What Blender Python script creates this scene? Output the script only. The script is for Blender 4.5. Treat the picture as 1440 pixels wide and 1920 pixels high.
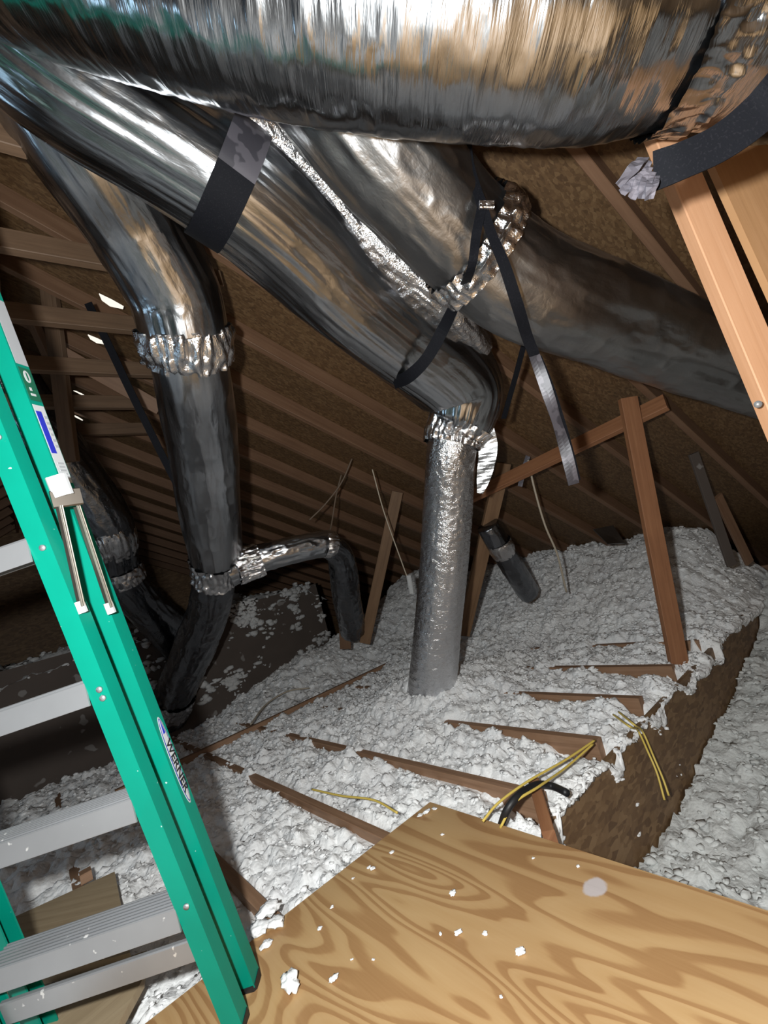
import bpy, bmesh, math, random
import numpy as np
from mathutils import Vector, Matrix

random.seed(4)
RNG = np.random.default_rng(11)
for o in list(bpy.data.objects):
    bpy.data.objects.remove(o)
scene = bpy.context.scene
col = scene.collection

# ------------------------------------------------------------------ camera
FPX = 861.0                       # focal length in pixels of the 1440 x 1920 frame
EYE = np.array([0.0, 0.0, 0.86])  # metres above the joist tops
ROT = np.array([[0.7592847, 0.13995754, -0.6355302],
                [-0.58899165, -0.26748192, -0.76258918],
                [-0.27672294, 0.95334428, -0.12066111]])
cam_data = bpy.data.cameras.new('camera')
cam_data.lens = FPX / 1920 * 36
cam_data.sensor_width = 36
cam_data.clip_start = 0.02
cam = bpy.data.objects.new('camera', cam_data)
col.objects.link(cam)
cam.matrix_world = Matrix.Translation(EYE) @ Matrix(ROT.tolist()).to_4x4()
scene.camera = cam

# ------------------------------------------------------------------ world, lamp, exposure
world = bpy.data.worlds.new('world')
scene.world = world
world.use_nodes = True
world.node_tree.nodes['Background'].inputs[0].default_value = (0.55, 0.68, 1.0, 1)
world.node_tree.nodes['Background'].inputs[1].default_value = 0.03

lamp_data = bpy.data.lights.new('camera_flash', 'POINT')   # the phone's flash beside the lens
lamp_data.shadow_soft_size = 0.025
lamp_data.energy = 155
lamp_data.color = (0.97, 1.0, 0.985)
lamp = bpy.data.objects.new('camera_flash', lamp_data)
col.objects.link(lamp)
lamp.matrix_world = Matrix.Translation(EYE + ROT @ np.array([-0.15, 0.06, 0.01])) @ Matrix(ROT.tolist()).to_4x4()

day_data = bpy.data.lights.new('assumed_cool_light', 'AREA')   # assumed unseen cool light at left, added for bluish highlights on the ducts
day_data.shape = 'RECTANGLE'
day_data.size = 0.5
day_data.size_y = 0.7
day_data.energy = 5
day_data.color = (0.55, 0.80, 1.0)
day = bpy.data.objects.new('assumed_cool_light', day_data)  # the assumed light; no opening is modelled here
col.objects.link(day)
day.location = (-2.1, 2.5, 1.0)
day.rotation_euler = (math.radians(90), 0, math.radians(-100))

vs = scene.view_settings
vs.view_transform = 'Standard'
vs.look = 'None'
vs.exposure = 0.0
vs.gamma = 1.0
vs.use_curve_mapping = False

# ------------------------------------------------------------------ helpers
FWD = ROT @ np.array([0, 0, -1.0])
FH = np.array([FWD[0], FWD[1], 0]); FH /= np.linalg.norm(FH)     # horizontal forward
SIDE = np.array([FH[1], -FH[0], 0])                              # horizontal right


def P(x, y, D):
    """World point seen at photo pixel x, y and D metres in front of the lens plane."""
    return EYE + ROT @ (np.array([x - 720, 960 - y, -FPX]) / FPX) * D


def on_z(x, y, z):
    r = ROT @ (np.array([x - 720, 960 - y, -FPX]) / FPX)
    return EYE + r * ((z - EYE[2]) / r[2])


def hash01(a, b, c, seed):
    n = (a.astype(np.int64) * 73856093) ^ (b.astype(np.int64) * 19349663) ^ (c.astype(np.int64) * 83492791) ^ (seed * 2654435761)
    n = (n ^ (n >> 13)) * 1274126177
    n = n & 0x7fffffff
    n = (n ^ (n >> 16)) * 1103515245 & 0x7fffffff
    return n / 0x7fffffff


def vnoise(x, y, z=0.0, seed=0):
    """Value noise, -1..1, vectorised."""
    x, y, z = np.broadcast_arrays(np.asarray(x, float), np.asarray(y, float), np.asarray(z, float))
    xi, yi, zi = np.floor(x), np.floor(y), np.floor(z)
    fx, fy, fz = x - xi, y - yi, z - zi
    fx, fy, fz = [t * t * t * (t * (t * 6 - 15) + 10) for t in (fx, fy, fz)]
    r = 0
    for i in (0, 1):
        for j in (0, 1):
            for k in (0, 1):
                w = (fx if i else 1 - fx) * (fy if j else 1 - fy) * (fz if k else 1 - fz)
                r = r + w * hash01(xi + i, yi + j, zi + k, seed)
    return r * 2 - 1


def obj(name, verts, faces, mat, parent=None, origin=None, smooth=False, uvs=None):
    """One mesh object; verts are world coordinates."""
    verts = np.asarray(verts, float)
    if parent is not None:
        org = np.array(parent['_o']) if '_o' in parent else np.zeros(3)
        base = org
    else:
        if origin is None:
            origin = [verts[:, 0].mean(), verts[:, 1].mean(), verts[:, 2].min()]
        base = np.array(origin, float)
    me = bpy.data.meshes.new(name)
    me.from_pydata((verts - base).tolist(), [], [tuple(int(i) for i in f) for f in faces] if not isinstance(faces, np.ndarray) else faces.tolist())
    me.materials.append(mat)
    if smooth:
        me.polygons.foreach_set('use_smooth', [True] * len(me.polygons))
    if uvs is not None:
        lay = me.uv_layers.new(name='UVMap')
        li = np.empty(len(me.loops), dtype=np.int32)
        me.loops.foreach_get('vertex_index', li)
        lay.data.foreach_set('uv', np.asarray(uvs, float)[li].ravel())
    me.update()
    o = bpy.data.objects.new(name, me)
    col.objects.link(o)
    if parent is not None:
        o.parent = parent
    else:
        o.location = base
    o['_o'] = [float(v) for v in base]
    return o


def thing(name, label, cat, loc, group=None):
    o = bpy.data.objects.new(name, None)
    o.empty_display_size = 0.05
    col.objects.link(o)
    o.location = loc
    o['_o'] = [float(v) for v in loc]
    return tag(o, label, cat, group)


def tag(o, label, cat, group=None, kind=None):
    o['label'] = label
    o['category'] = cat
    if group: o['group'] = group
    if kind: o['kind'] = kind
    return o


def unit(v):
    v = np.asarray(v, float)
    return v / np.linalg.norm(v)


def beam_geo(p0, p1, w, h, up=(0, 0, 1), ch=0.0025, uoff=None):
    """Chamfered timber from p0 to p1; w across, h along 'up'. Returns verts, faces, uvs."""
    p0, p1 = np.asarray(p0, float), np.asarray(p1, float)
    t = unit(p1 - p0)
    s = unit(np.cross(t, up)); u = np.cross(s, t)
    a, b = w / 2, h / 2
    prof = [(-a + ch, -b), (a - ch, -b), (a, -b + ch), (a, b - ch), (a - ch, b), (-a + ch, b), (-a, b - ch), (-a, -b + ch)]
    per = [0, w - ch, w, w + h, w + h + ch, 2 * w + h, 2 * w + h, 2 * w + 2 * h]
    L = np.linalg.norm(p1 - p0)
    if uoff is None: uoff = random.uniform(0, 30)
    V, UV = [], []
    for p, q in ((p0, 0), (p1, L)):
        for (x, y), v in zip(prof, per):
            V.append(p + s * x + u * y); UV.append((q + uoff, v + uoff * 1.7))
    F = [tuple(range(7, -1, -1)), tuple(range(8, 16))]
    for i in range(8):
        j = (i + 1) % 8
        F.append((i, j, 8 + j, 8 + i))
    return np.array(V), F, np.array(UV)


def beam(name, p0, p1, w, h, mat, parent=None, up=(0, 0, 1), ch=0.0025):
    V, F, UV = beam_geo(p0, p1, w, h, up, ch)
    return obj(name, V, F, mat, parent, uvs=UV)


def merge(parts):
    V, F, UV, n = [], [], [], 0
    for v, f, uv in parts:
        V.append(v); UV.append(uv)
        F += [tuple(i + n for i in q) for q in f]
        n += len(v)
    return np.vstack(V), F, np.vstack(UV)


def catmull(pts, n):
    pts = np.asarray(pts, float)
    ext = np.vstack([2 * pts[0] - pts[1], pts, 2 * pts[-1] - pts[-2]])
    seg = np.linalg.norm(np.diff(pts[:, :3], axis=0), axis=1)
    cum = np.concatenate([[0], np.cumsum(seg)])
    out = []
    for s in np.linspace(0, cum[-1], n):
        i = min(int(np.searchsorted(cum, s, 'right') - 1), len(pts) - 2)
        t = (s - cum[i]) / max(seg[i], 1e-9)
        a, b, c, d = ext[i], ext[i + 1], ext[i + 2], ext[i + 3]
        out.append(.5 * ((2 * b) + (-a + c) * t + (2 * a - 5 * b + 4 * c - d) * t * t + (-a + 3 * b - 3 * c + d) * t ** 3))
    return np.array(out)


def frames(C):
    T = np.gradient(C, axis=0)
    T /= np.linalg.norm(T, axis=1)[:, None]
    N = np.zeros_like(C)
    ref = np.array([0, 0, 1.0]) if abs(T[0][2]) < .9 else np.array([1.0, 0, 0])
    v = unit(ref - T[0] * ref.dot(T[0]))
    for i in range(len(C)):
        v = unit(v - T[i] * v.dot(T[i]))
        N[i] = v
    return T, N, np.cross(T, N)


def tube_geo(pts, rad, ring=10, nseg=120, disp=None, cap=True, flat=1.0):
    """pts: (n,3); rad: number or per-point list. disp(u, ang, r) adds to the radius."""
    pts = np.asarray(pts, float)
    rr = np.full(len(pts), float(rad)) if np.isscalar(rad) else np.asarray(rad, float)
    Q = catmull(np.hstack([pts, rr[:, None]]), nseg)
    C, r = Q[:, :3], Q[:, 3]
    T, N, B = frames(C)
    u = np.concatenate([[0], np.cumsum(np.linalg.norm(np.diff(C, axis=0), axis=1))])
    ang = np.linspace(0, 2 * math.pi, ring, endpoint=False)
    U, A = np.meshgrid(u, ang, indexing='ij')
    RR = np.repeat(r[:, None], ring, 1)
    if disp is not None:
        RR = RR + disp(U, A, RR)
    V = C[:, None, :] + RR[..., None] * (np.cos(A)[..., None] * N[:, None, :] * flat + np.sin(A)[..., None] * B[:, None, :])
    V = V.reshape(-1, 3)
    UV = np.stack([U, np.cos(A)], -1).reshape(-1, 2)
    UV[:, 1] = np.abs(A.ravel() - math.pi) / math.pi * 2 * np.mean(r) * 1.6
    i = np.arange(nseg - 1)[:, None] * ring
    j = np.arange(ring)[None, :]
    j2 = (j + 1) % ring
    F = np.stack([i + j, i + j2, i + ring + j2, i + ring + j], -1).reshape(-1, 4)
    F = F.tolist()
    if cap:
        F.append(list(range(ring - 1, -1, -1)))
        F.append([(nseg - 1) * ring + k for k in range(ring)])
    return V, F, UV


def tube(name, pts, rad, mat, parent=None, ring=10, nseg=60, disp=None, cap=True, origin=None):
    V, F, UV = tube_geo(pts, rad, ring, nseg, disp, cap)
    return obj(name, V, F, mat, parent, origin, smooth=True, uvs=UV)


def ribbon_geo(pts, wdirs, width, thick=0.002, nseg=50, wave=0.0):
    """A webbing strap: flat band following pts, width along wdirs (one per point)."""
    pts = np.asarray(pts, float); wdirs = np.asarray(wdirs, float)
    if wdirs.ndim == 1: wdirs = np.repeat(wdirs[None], len(pts), 0)
    w = np.full(len(pts), float(width)) if np.isscalar(width) else np.asarray(width, float)
    Q = catmull(np.hstack([pts, wdirs, w[:, None]]), nseg)
    C, W, ww = Q[:, :3], Q[:, 3:6], Q[:, 6]
    T = np.gradient(C, axis=0); T /= np.linalg.norm(T, axis=1)[:, None]
    W = W - T * np.sum(W * T, 1)[:, None]; W /= np.linalg.norm(W, axis=1)[:, None]
    Nn = np.cross(T, W)
    u = np.concatenate([[0], np.cumsum(np.linalg.norm(np.diff(C, axis=0), axis=1))])
    V, UV = [], []
    for k in range(nseg):
        wv = wave * math.sin(k * 1.3)
        for sx, sn in ((-1, -1), (0, -1.0), (1, -1), (1, 1), (0, 1.0), (-1, 1)):
            V.append(C[k] + W[k] * sx * ww[k] / 2 + Nn[k] * (sn * thick / 2 + (wv if sx == 0 else -wv)))
            UV.append((u[k], sx * ww[k] / 2))
    F = []
    for k in range(nseg - 1):
        for a in range(6):
            b = (a + 1) % 6
            F.append((k * 6 + a, k * 6 + b, (k + 1) * 6 + b, (k + 1) * 6 + a))
    F.append(tuple(range(5, -1, -1))); F.append(tuple((nseg - 1) * 6 + a for a in range(6)))
    return np.array(V), F, np.array(UV)


def ribbon(name, pts, wdirs, width, mat, parent=None, thick=0.002, nseg=50, wave=0.0):
    V, F, UV = ribbon_geo(pts, wdirs, width, thick, nseg, wave)
    return obj(name, V, F, mat, parent, uvs=UV, smooth=False)


def slab(name, corners, thick, mat, parent=None, uvdir=None, jag=0.0, n_edge=1):
    """Flat slab: corners (counter-clockwise from above) on the top face, extruded down its normal."""
    c = [np.asarray(p, float) for p in corners]
    nrm = unit(np.cross(c[1] - c[0], c[2] - c[0]))
    loop = []
    for i in range(len(c)):
        a, b = c[i], c[(i + 1) % len(c)]
        for k in range(n_edge):
            p = a + (b - a) * k / n_edge
            if jag and k: p = p + np.cross(nrm, unit(b - a)) * random.uniform(-jag, jag)
            loop.append(p)
    n = len(loop)
    V = np.array(loop + [p - nrm * thick for p in loop])
    F = [tuple(range(n)), tuple(range(2 * n - 1, n - 1, -1))]
    for i in range(n):
        j = (i + 1) % n
        F.append((j, i, n + i, n + j))
    uvd = unit(uvdir if uvdir is not None else c[1] - c[0])
    vvd = np.cross(nrm, uvd)
    UV = np.stack([V @ uvd, V @ vvd], -1)
    return obj(name, V, F, mat, parent, uvs=UV)


def text_geo(body, size, center, xdir, ydir, depth=0.0004, bold=0.0, squeeze=1.0):
    cu = bpy.data.curves.new('txt', 'FONT')
    cu.body = body; cu.size = size; cu.align_x = 'CENTER'; cu.align_y = 'CENTER'
    cu.extrude = depth; cu.offset = bold; cu.resolution_u = 3
    o = bpy.data.objects.new('txt', cu); col.objects.link(o)
    dg = bpy.context.evaluated_depsgraph_get()
    me = bpy.data.meshes.new_from_object(o.evaluated_get(dg))
    xd, yd = unit(xdir), unit(ydir); zd = np.cross(xd, yd)
    V = np.array([np.asarray(center) + xd * v.co.x * squeeze + yd * v.co.y + zd * v.co.z for v in me.vertices])
    F = [tuple(p.vertices) for p in me.polygons]
    bpy.data.objects.remove(o); bpy.data.curves.remove(cu); bpy.data.meshes.remove(me)
    return V, F


# ------------------------------------------------------------------ materials
def new_mat(name):
    m = bpy.data.materials.new(name)
    m.use_nodes = True
    nt = m.node_tree
    b = nt.nodes['Principled BSDF']
    return m, nt, b


def nd(nt, typ, **kw):
    n = nt.nodes.new(typ)
    for k, v in kw.items():
        if k in n.inputs.keys() if isinstance(k, str) else False:
            n.inputs[k].default_value = v
        else:
            setattr(n, k, v)
    return n


def ramp(nt, fac, stops):
    r = nt.nodes.new('ShaderNodeValToRGB')
    el = r.color_ramp.elements
    while len(el) < len(stops): el.new(0.5)
    for e, (p, c) in zip(el, stops):
        e.position = p
        e.color = (*c, 1) if len(c) == 3 else c
    nt.links.new(fac, r.inputs[0])
    return r.outputs[0]


def coords(nt, kind, scale, rot=(0, 0, 0)):
    tc = nt.nodes.new('ShaderNodeTexCoord')
    mp = nt.nodes.new('ShaderNodeMapping')
    mp.inputs['Scale'].default_value = scale
    mp.inputs['Rotation'].default_value = rot
    nt.links.new(tc.outputs[kind], mp.inputs[0])
    return mp.outputs[0]


def noise(nt, vec, scale=1.0, detail=4, rough=.55, dist=0.0):
    n = nt.nodes.new('ShaderNodeTexNoise')
    n.inputs['Scale'].default_value = scale
    n.inputs['Detail'].default_value = detail
    n.inputs['Roughness'].default_value = rough
    n.inputs['Distortion'].default_value = dist
    nt.links.new(vec, n.inputs['Vector'])
    return n.outputs['Fac']


def bump(nt, b, h, strength, dist):
    n = nt.nodes.new('ShaderNodeBump')
    n.inputs['Strength'].default_value = strength
    n.inputs['Distance'].default_value = dist
    nt.links.new(h, n.inputs['Height'])
    nt.links.new(n.outputs[0], b.inputs['Normal'])
    return n


def math_node(nt, op, a, bval):
    n = nt.nodes.new('ShaderNodeMath'); n.operation = op
    if hasattr(a, 'links') or not isinstance(a, (int, float)): nt.links.new(a, n.inputs[0])
    else: n.inputs[0].default_value = a
    if isinstance(bval, (int, float)): n.inputs[1].default_value = bval
    else: nt.links.new(bval, n.inputs[1])
    return n.outputs[0]


def plain(name, color, rough=.5, metal=0.0, spec=.5):
    m, nt, b = new_mat(name)
    b.inputs['Base Color'].default_value = (*color, 1)
    b.inputs['Roughness'].default_value = rough
    b.inputs['Metallic'].default_value = metal
    b.inputs['Specular IOR Level'].default_value = spec
    return m


def foil_mat(name, sc1, sc2, base=(.43, .445, .47), rough=.17, b1=.35, b2=.5):
    m, nt, b = new_mat(name)
    b.inputs['Metallic'].default_value = 1
    v1 = coords(nt, 'UV', sc1)
    n1 = noise(nt, v1, 1, 5, .6, .4)
    v2 = coords(nt, 'UV', sc2)
    n2 = noise(nt, v2, 1, 3, .5, .2)
    vo = coords(nt, 'Object', (5, 5, 5))
    n3 = noise(nt, vo, 1, 4, .6)
    nt.links.new(ramp(nt, n3, [(.25, tuple(x * .82 for x in base)), (.7, base)]), b.inputs['Base Color'])
    r = nt.nodes.new('ShaderNodeMapRange')
    r.inputs['To Min'].default_value = rough * .65
    r.inputs['To Max'].default_value = rough * 1.5
    nt.links.new(n3, r.inputs[0])
    nt.links.new(r.outputs[0], b.inputs['Roughness'])
    ridge = math_node(nt, 'ABSOLUTE', math_node(nt, 'SUBTRACT', n2, .5), 0)
    h = math_node(nt, 'ADD', math_node(nt, 'MULTIPLY', n1, b1), math_node(nt, 'MULTIPLY', ridge, b2))
    bump(nt, b, h, .55, .02)
    return m


def lumber_mat(name, c0, c1, c2, rough=.65):
    m, nt, b = new_mat(name)
    v = coords(nt, 'UV', (1.6, 42, 1))
    n1 = noise(nt, v, 1, 5, .6, .8)
    v2 = coords(nt, 'UV', (5, 9, 1))
    n2 = noise(nt, v2, 1, 3)
    mix = math_node(nt, 'ADD', math_node(nt, 'MULTIPLY', n1, .7), math_node(nt, 'MULTIPLY', n2, .3))
    nt.links.new(ramp(nt, mix, [(.3, c0), (.5, c1), (.7, c2)]), b.inputs['Base Color'])
    b.inputs['Roughness'].default_value = rough
    bump(nt, b, n1, .25, .003)
    return m


def osb_mat(name, c0, c1, c2, sc=1.0, kind='Object'):
    m, nt, b = new_mat(name)
    hs = []
    for rot, s in ((.4, 1.0), (1.5, 1.25), (2.5, .9)):
        v = coords(nt, kind, (11 * sc * s, 42 * sc * s, 30 * sc * s), (0, 0, rot))
        vo = nt.nodes.new('ShaderNodeTexVoronoi')
        vo.inputs['Scale'].default_value = 1
        nt.links.new(v, vo.inputs['Vector'])
        sp = nt.nodes.new('ShaderNodeSeparateColor')
        nt.links.new(vo.outputs['Color'], sp.inputs[0])
        hs.append((sp.outputs[0], sp.outputs[1]))
    pick = math_node(nt, 'GREATER_THAN', hs[0][1], .55)
    pick2 = math_node(nt, 'GREATER_THAN', hs[1][1], .45)
    mx = nt.nodes.new('ShaderNodeMix'); mx.data_type = 'FLOAT'
    nt.links.new(pick2, mx.inputs[0]); nt.links.new(hs[2][0], mx.inputs[2]); nt.links.new(hs[1][0], mx.inputs[3])
    mx2 = nt.nodes.new('ShaderNodeMix'); mx2.data_type = 'FLOAT'
    nt.links.new(pick, mx2.inputs[0]); nt.links.new(mx.outputs[0], mx2.inputs[2]); nt.links.new(hs[0][0], mx2.inputs[3])
    f = noise(nt, coords(nt, kind, (40 * sc, 40 * sc, 40 * sc)), 1, 4)
    s = math_node(nt, 'ADD', math_node(nt, 'MULTIPLY', mx2.outputs[0], .65), math_node(nt, 'MULTIPLY', f, .35))
    nt.links.new(ramp(nt, s, [(.15, c0), (.5, c1), (.85, c2)]), b.inputs['Base Color'])
    b.inputs['Roughness'].default_value = .6
    bump(nt, b, s, .5, .004)
    return m


def plywood_mat():
    m, nt, b = new_mat('plywood_face')
    v = coords(nt, 'UV', (.62, 3.6, 1))
    n1 = noise(nt, v, 1, 2.6, .42, .3)
    band = math_node(nt, 'FRACT', math_node(nt, 'MULTIPLY', n1, 25.0), 0)
    band = ramp(nt, band, [(0, (.22,) * 3), (.30, (.28,) * 3), (.44, (.66,) * 3), (.75, (.86,) * 3), (.92, (.74,) * 3), (1, (.22,) * 3)])
    fine = noise(nt, coords(nt, 'UV', (6, 170, 1)), 1, 3, .6)
    s = math_node(nt, 'ADD', math_node(nt, 'MULTIPLY', band, .72), math_node(nt, 'MULTIPLY', fine, .28))
    c = ramp(nt, s, [(.16, (.31, .165, .066)), (.42, (.39, .225, .098)), (.62, (.475, .30, .138)), (.85, (.51, .335, .165))])
    big = noise(nt, coords(nt, 'UV', (1.2, 1.8, 1)), 1, 3)
    tint = ramp(nt, big, [(.35, (.80, .74, .70)), (.65, (1, 1, 1))])
    mx = nt.nodes.new('ShaderNodeMix'); mx.data_type = 'RGBA'; mx.blend_type = 'MULTIPLY'
    mx.inputs[0].default_value = 1
    nt.links.new(c, mx.inputs[6]); nt.links.new(tint, mx.inputs[7])
    # a greyish glue stain with a ragged outline
    st = on_z(1115, 1664, 0.02)
    tc = nt.nodes.new('ShaderNodeTexCoord')
    vm = nt.nodes.new('ShaderNodeVectorMath'); vm.operation = 'DISTANCE'
    geo = nt.nodes.new('ShaderNodeNewGeometry')
    vm.inputs[1].default_value = st
    nt.links.new(geo.outputs['Position'], vm.inputs[0])
    wob = noise(nt, coords(nt, 'UV', (25, 25, 1)), 1, 3)
    dd = math_node(nt, 'ADD', vm.outputs['Value'], math_node(nt, 'MULTIPLY', wob, .03))
    sf = ramp(nt, dd, [(.040, (1, 1, 1)), (.047, (0, 0, 0))])
    mx3 = nt.nodes.new('ShaderNodeMix'); mx3.data_type = 'RGBA'
    nt.links.new(sf, mx3.inputs[0]); nt.links.new(mx.outputs[2], mx3.inputs[6])
    mx3.inputs[7].default_value = (.50, .44, .43, 1)
    nt.links.new(mx3.outputs[2], b.inputs['Base Color'])
    b.inputs['Roughness'].default_value = .55
    bump(nt, b, s, .15, .002)
    return m


def insul_mat(name, c0, c1):
    m, nt, b = new_mat(name)
    v = coords(nt, 'Object', (1, 1, 1))
    n1 = noise(nt, v, 38, 6, .65)
    vo = nt.nodes.new('ShaderNodeTexVoronoi'); vo.inputs['Scale'].default_value = 70
    nt.links.new(v, vo.inputs['Vector'])
    n2 = noise(nt, v, 3, 3)
    nt.links.new(ramp(nt, n2, [(.3, c0), (.65, c1)]), b.inputs['Base Color'])
    b.inputs['Roughness'].default_value = .95
    b.inputs['Specular IOR Level'].default_value = .1
    h = math_node(nt, 'SUBTRACT', n1, math_node(nt, 'MULTIPLY', vo.outputs['Distance'], .5))
    bump(nt, b, h, .45, .012)
    return m


def speckled(name, c, spot, rough=.45, sc=60, thr=.70, metal=0.0):
    """Painted or bare surface with dried drips and dust specks."""
    m, nt, b = new_mat(name)
    n1 = noise(nt, coords(nt, 'Object', (sc, sc, sc)), 1, 2, .5)
    n2 = noise(nt, coords(nt, 'Object', (6, 6, 6)), 1, 4)
    base = ramp(nt, n2, [(.3, tuple(x * .86 for x in c)), (.7, c)])
    mx = nt.nodes.new('ShaderNodeMix'); mx.data_type = 'RGBA'
    nt.links.new(ramp(nt, n1, [(thr, (0, 0, 0)), (thr + .03, (1, 1, 1))]), mx.inputs[0])
    nt.links.new(base, mx.inputs[6]); mx.inputs[7].default_value = (*spot, 1)
    nt.links.new(mx.outputs[2], b.inputs['Base Color'])
    b.inputs['Roughness'].default_value = rough
    b.inputs['Metallic'].default_value = metal
    bump(nt, b, n1, .1, .002)
    return m


M = {}
M['foil_main'] = foil_mat('foil_crossways_creases', (30, 5, 1), (85, 8, 1), rough=.19, b1=.15, b2=.17)
M['foil_long'] = foil_mat('foil_lengthways_creases', (4, 22, 1), (14, 34, 1), rough=.21, b1=.13, b2=.13)
M['foil_dull'] = foil_mat('foil_dusty', (6, 16, 1), (30, 30, 1), base=(.33, .33, .335), rough=.32, b1=.15, b2=.15)
M['foil_dark'] = foil_mat('foil_dark_jacket', (6, 16, 1), (40, 40, 1), base=(.20, .21, .23), rough=.25, b1=.25, b2=.3)
M['foil_fine'] = foil_mat('foil_fine_crinkle', (55, 38, 1), (110, 80, 1), base=(.72, .72, .74), rough=.20, b1=.55, b2=.6)
M['tape'] = foil_mat('foil_tape', (50, 90, 1), (90, 120, 1), base=(.80, .80, .82), rough=.15, b1=.3, b2=.4)
M['strap'] = speckled('black_webbing', (.005, .0055, .008), (.009, .009, .012), .75, 300, .6)
M['strap'].node_tree.nodes['Principled BSDF'].inputs['Specular IOR Level'].default_value = .12
M['strap_grey'] = speckled('grey_worn_webbing', (.10, .095, .115), (.15, .14, .165), .5, 25, .50, .1)
M['strap_worn'] = speckled('worn_dark_webbing', (.045, .043, .053), (.085, .08, .095), .42, 18, .52, .2)
M['rafter'] = lumber_mat('dark_rafter_lumber', (.125, .064, .034), (.165, .089, .050), (.205, .117, .068))
M['tie'] = lumber_mat('collar_tie_lumber', (.085, .050, .029), (.12, .072, .042), (.155, .096, .058))
M['post'] = lumber_mat('reddish_post_lumber', (.19, .078, .034), (.26, .112, .05), (.32, .15, .07))
M['brace'] = lumber_mat('falloff_brace_lumber', (.13, .070, .034), (.18, .10, .05), (.23, .135, .07))  # browns darkened to stand in for flash falloff on the back braces
M['joist'] = lumber_mat('joist_lumber', (.19, .10, .055), (.27, .155, .09), (.34, .20, .125))
M['bright'] = lumber_mat('fresh_pine_board', (.50, .26, .135), (.56, .30, .165), (.61, .345, .20))
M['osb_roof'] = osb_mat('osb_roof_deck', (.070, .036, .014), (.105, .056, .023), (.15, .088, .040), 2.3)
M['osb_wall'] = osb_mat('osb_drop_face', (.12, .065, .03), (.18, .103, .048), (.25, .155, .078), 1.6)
M['ply'] = plywood_mat()
M['ply_old'] = lumber_mat('weathered_plywood', (.27, .20, .12), (.35, .265, .165), (.41, .32, .205))
M['ply_edge'] = lumber_mat('pine_panel', (.44, .235, .105), (.50, .275, .13), (.55, .31, .155))
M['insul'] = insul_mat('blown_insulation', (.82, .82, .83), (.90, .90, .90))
M['insul_pit'] = insul_mat('flash_dimmed_insulation', (.58, .595, .585), (.70, .71, .70))  # albedo lowered to paint in weaker flash light over the pit
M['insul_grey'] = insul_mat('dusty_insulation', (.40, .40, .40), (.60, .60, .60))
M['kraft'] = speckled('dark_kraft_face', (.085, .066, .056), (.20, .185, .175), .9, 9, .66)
M['green'] = speckled('green_fibreglass', (.0, .225, .158), (.45, .58, .53), .45, 70, .74)
M['green'].node_tree.nodes['Principled BSDF'].inputs['Specular IOR Level'].default_value = .25
M['alu'] = speckled('dull_aluminium', (.36, .37, .39), (.75, .75, .75), .42, 45, .70, .55)
M['steel'] = plain('dark_steel', (.16, .14, .12), .35, .9)
M['bar_edge'] = plain('steel_edge_highlight', (.45, .42, .36), .35, .8)  # paler strip paints the highlight along each spreader bar
M['white'] = plain('white_plastic', (.50, .515, .53), .5)
M['blue'] = plain('label_blue', (.02, .03, .42), .45)
M['darkgreen'] = plain('label_dark_green', (.01, .11, .06), .45)
M['navy'] = plain('label_navy', (.01, .05, .25), .4)
M['black'] = plain('black_rubber', (.012, .012, .014), .5)
M['print_grey'] = plain('print_grey', (.35, .36, .38), .5)
M['yellow'] = plain('yellow_cable_sheath', (.62, .46, .10), .5)
M['wire'] = plain('pale_wire', (.42, .36, .28), .55)
M['darkwire'] = plain('dull_wire', (.14, .10, .07), .6)
M['drywall'] = plain('ceiling_drywall', (.5, .48, .45), .9)
M['day'], nt_, b_ = new_mat('daylight_gap')
b_.inputs['Emission Color'].default_value = (1.0, .93, .82, 1)
b_.inputs['Emission Strength'].default_value = 1.1
b_.inputs['Base Color'].default_value = (0, 0, 0, 1)

# ------------------------------------------------------------------ structure
SL = 0.566                                    # roof rises 0.566 per metre (about 29.5 degrees)
RC = 1.45 + SL * 2.56                         # underside of the rafters: z = RC - SL * x
NR = unit([SL, 0, 1.0])
RIDGE_X = 0.15
def roof_z(x): return RC - SL * x
def roof_z_left(x): return roof_z(RIDGE_X) - SL * (RIDGE_X - x)


def struct(o):
    o['kind'] = 'structure'
    o['category'] = o['name_cat'] if 'name_cat' in o else o.name.split('_')[0]
    return o

RD = 0.09                                     # rafter depth
Y0, Y1 = -1.6, 8.2
def deck(name, x0, x1, zf, label, sgn):
    up = np.array([SL * sgn, 0, 1.0]); up /= np.linalg.norm(up)
    a = np.array([x0, 0, zf(x0)]) + up * RD; b_ = np.array([x1, 0, zf(x1)]) + up * RD
    V, F, UV = beam_geo((a + b_) / 2 + np.array([0, Y0, 0]) + up * .006, (a + b_) / 2 + np.array([0, Y1, 0]) + up * .006,
                        np.linalg.norm(b_ - a), .012, up=up, ch=.001)
    o = obj(name, V, F, M['osb_roof'], uvs=UV, origin=(0, 0, 0))
    o['kind'] = 'structure'; o['label'] = label; o['category'] = 'roof'
    return o

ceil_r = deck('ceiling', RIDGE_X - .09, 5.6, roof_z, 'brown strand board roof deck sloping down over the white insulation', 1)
ceil_l = deck('ceiling', -3.4, RIDGE_X + .06, roof_z_left, 'dark roof deck slope on the other side of the ridge behind the ladder', -1)

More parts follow.
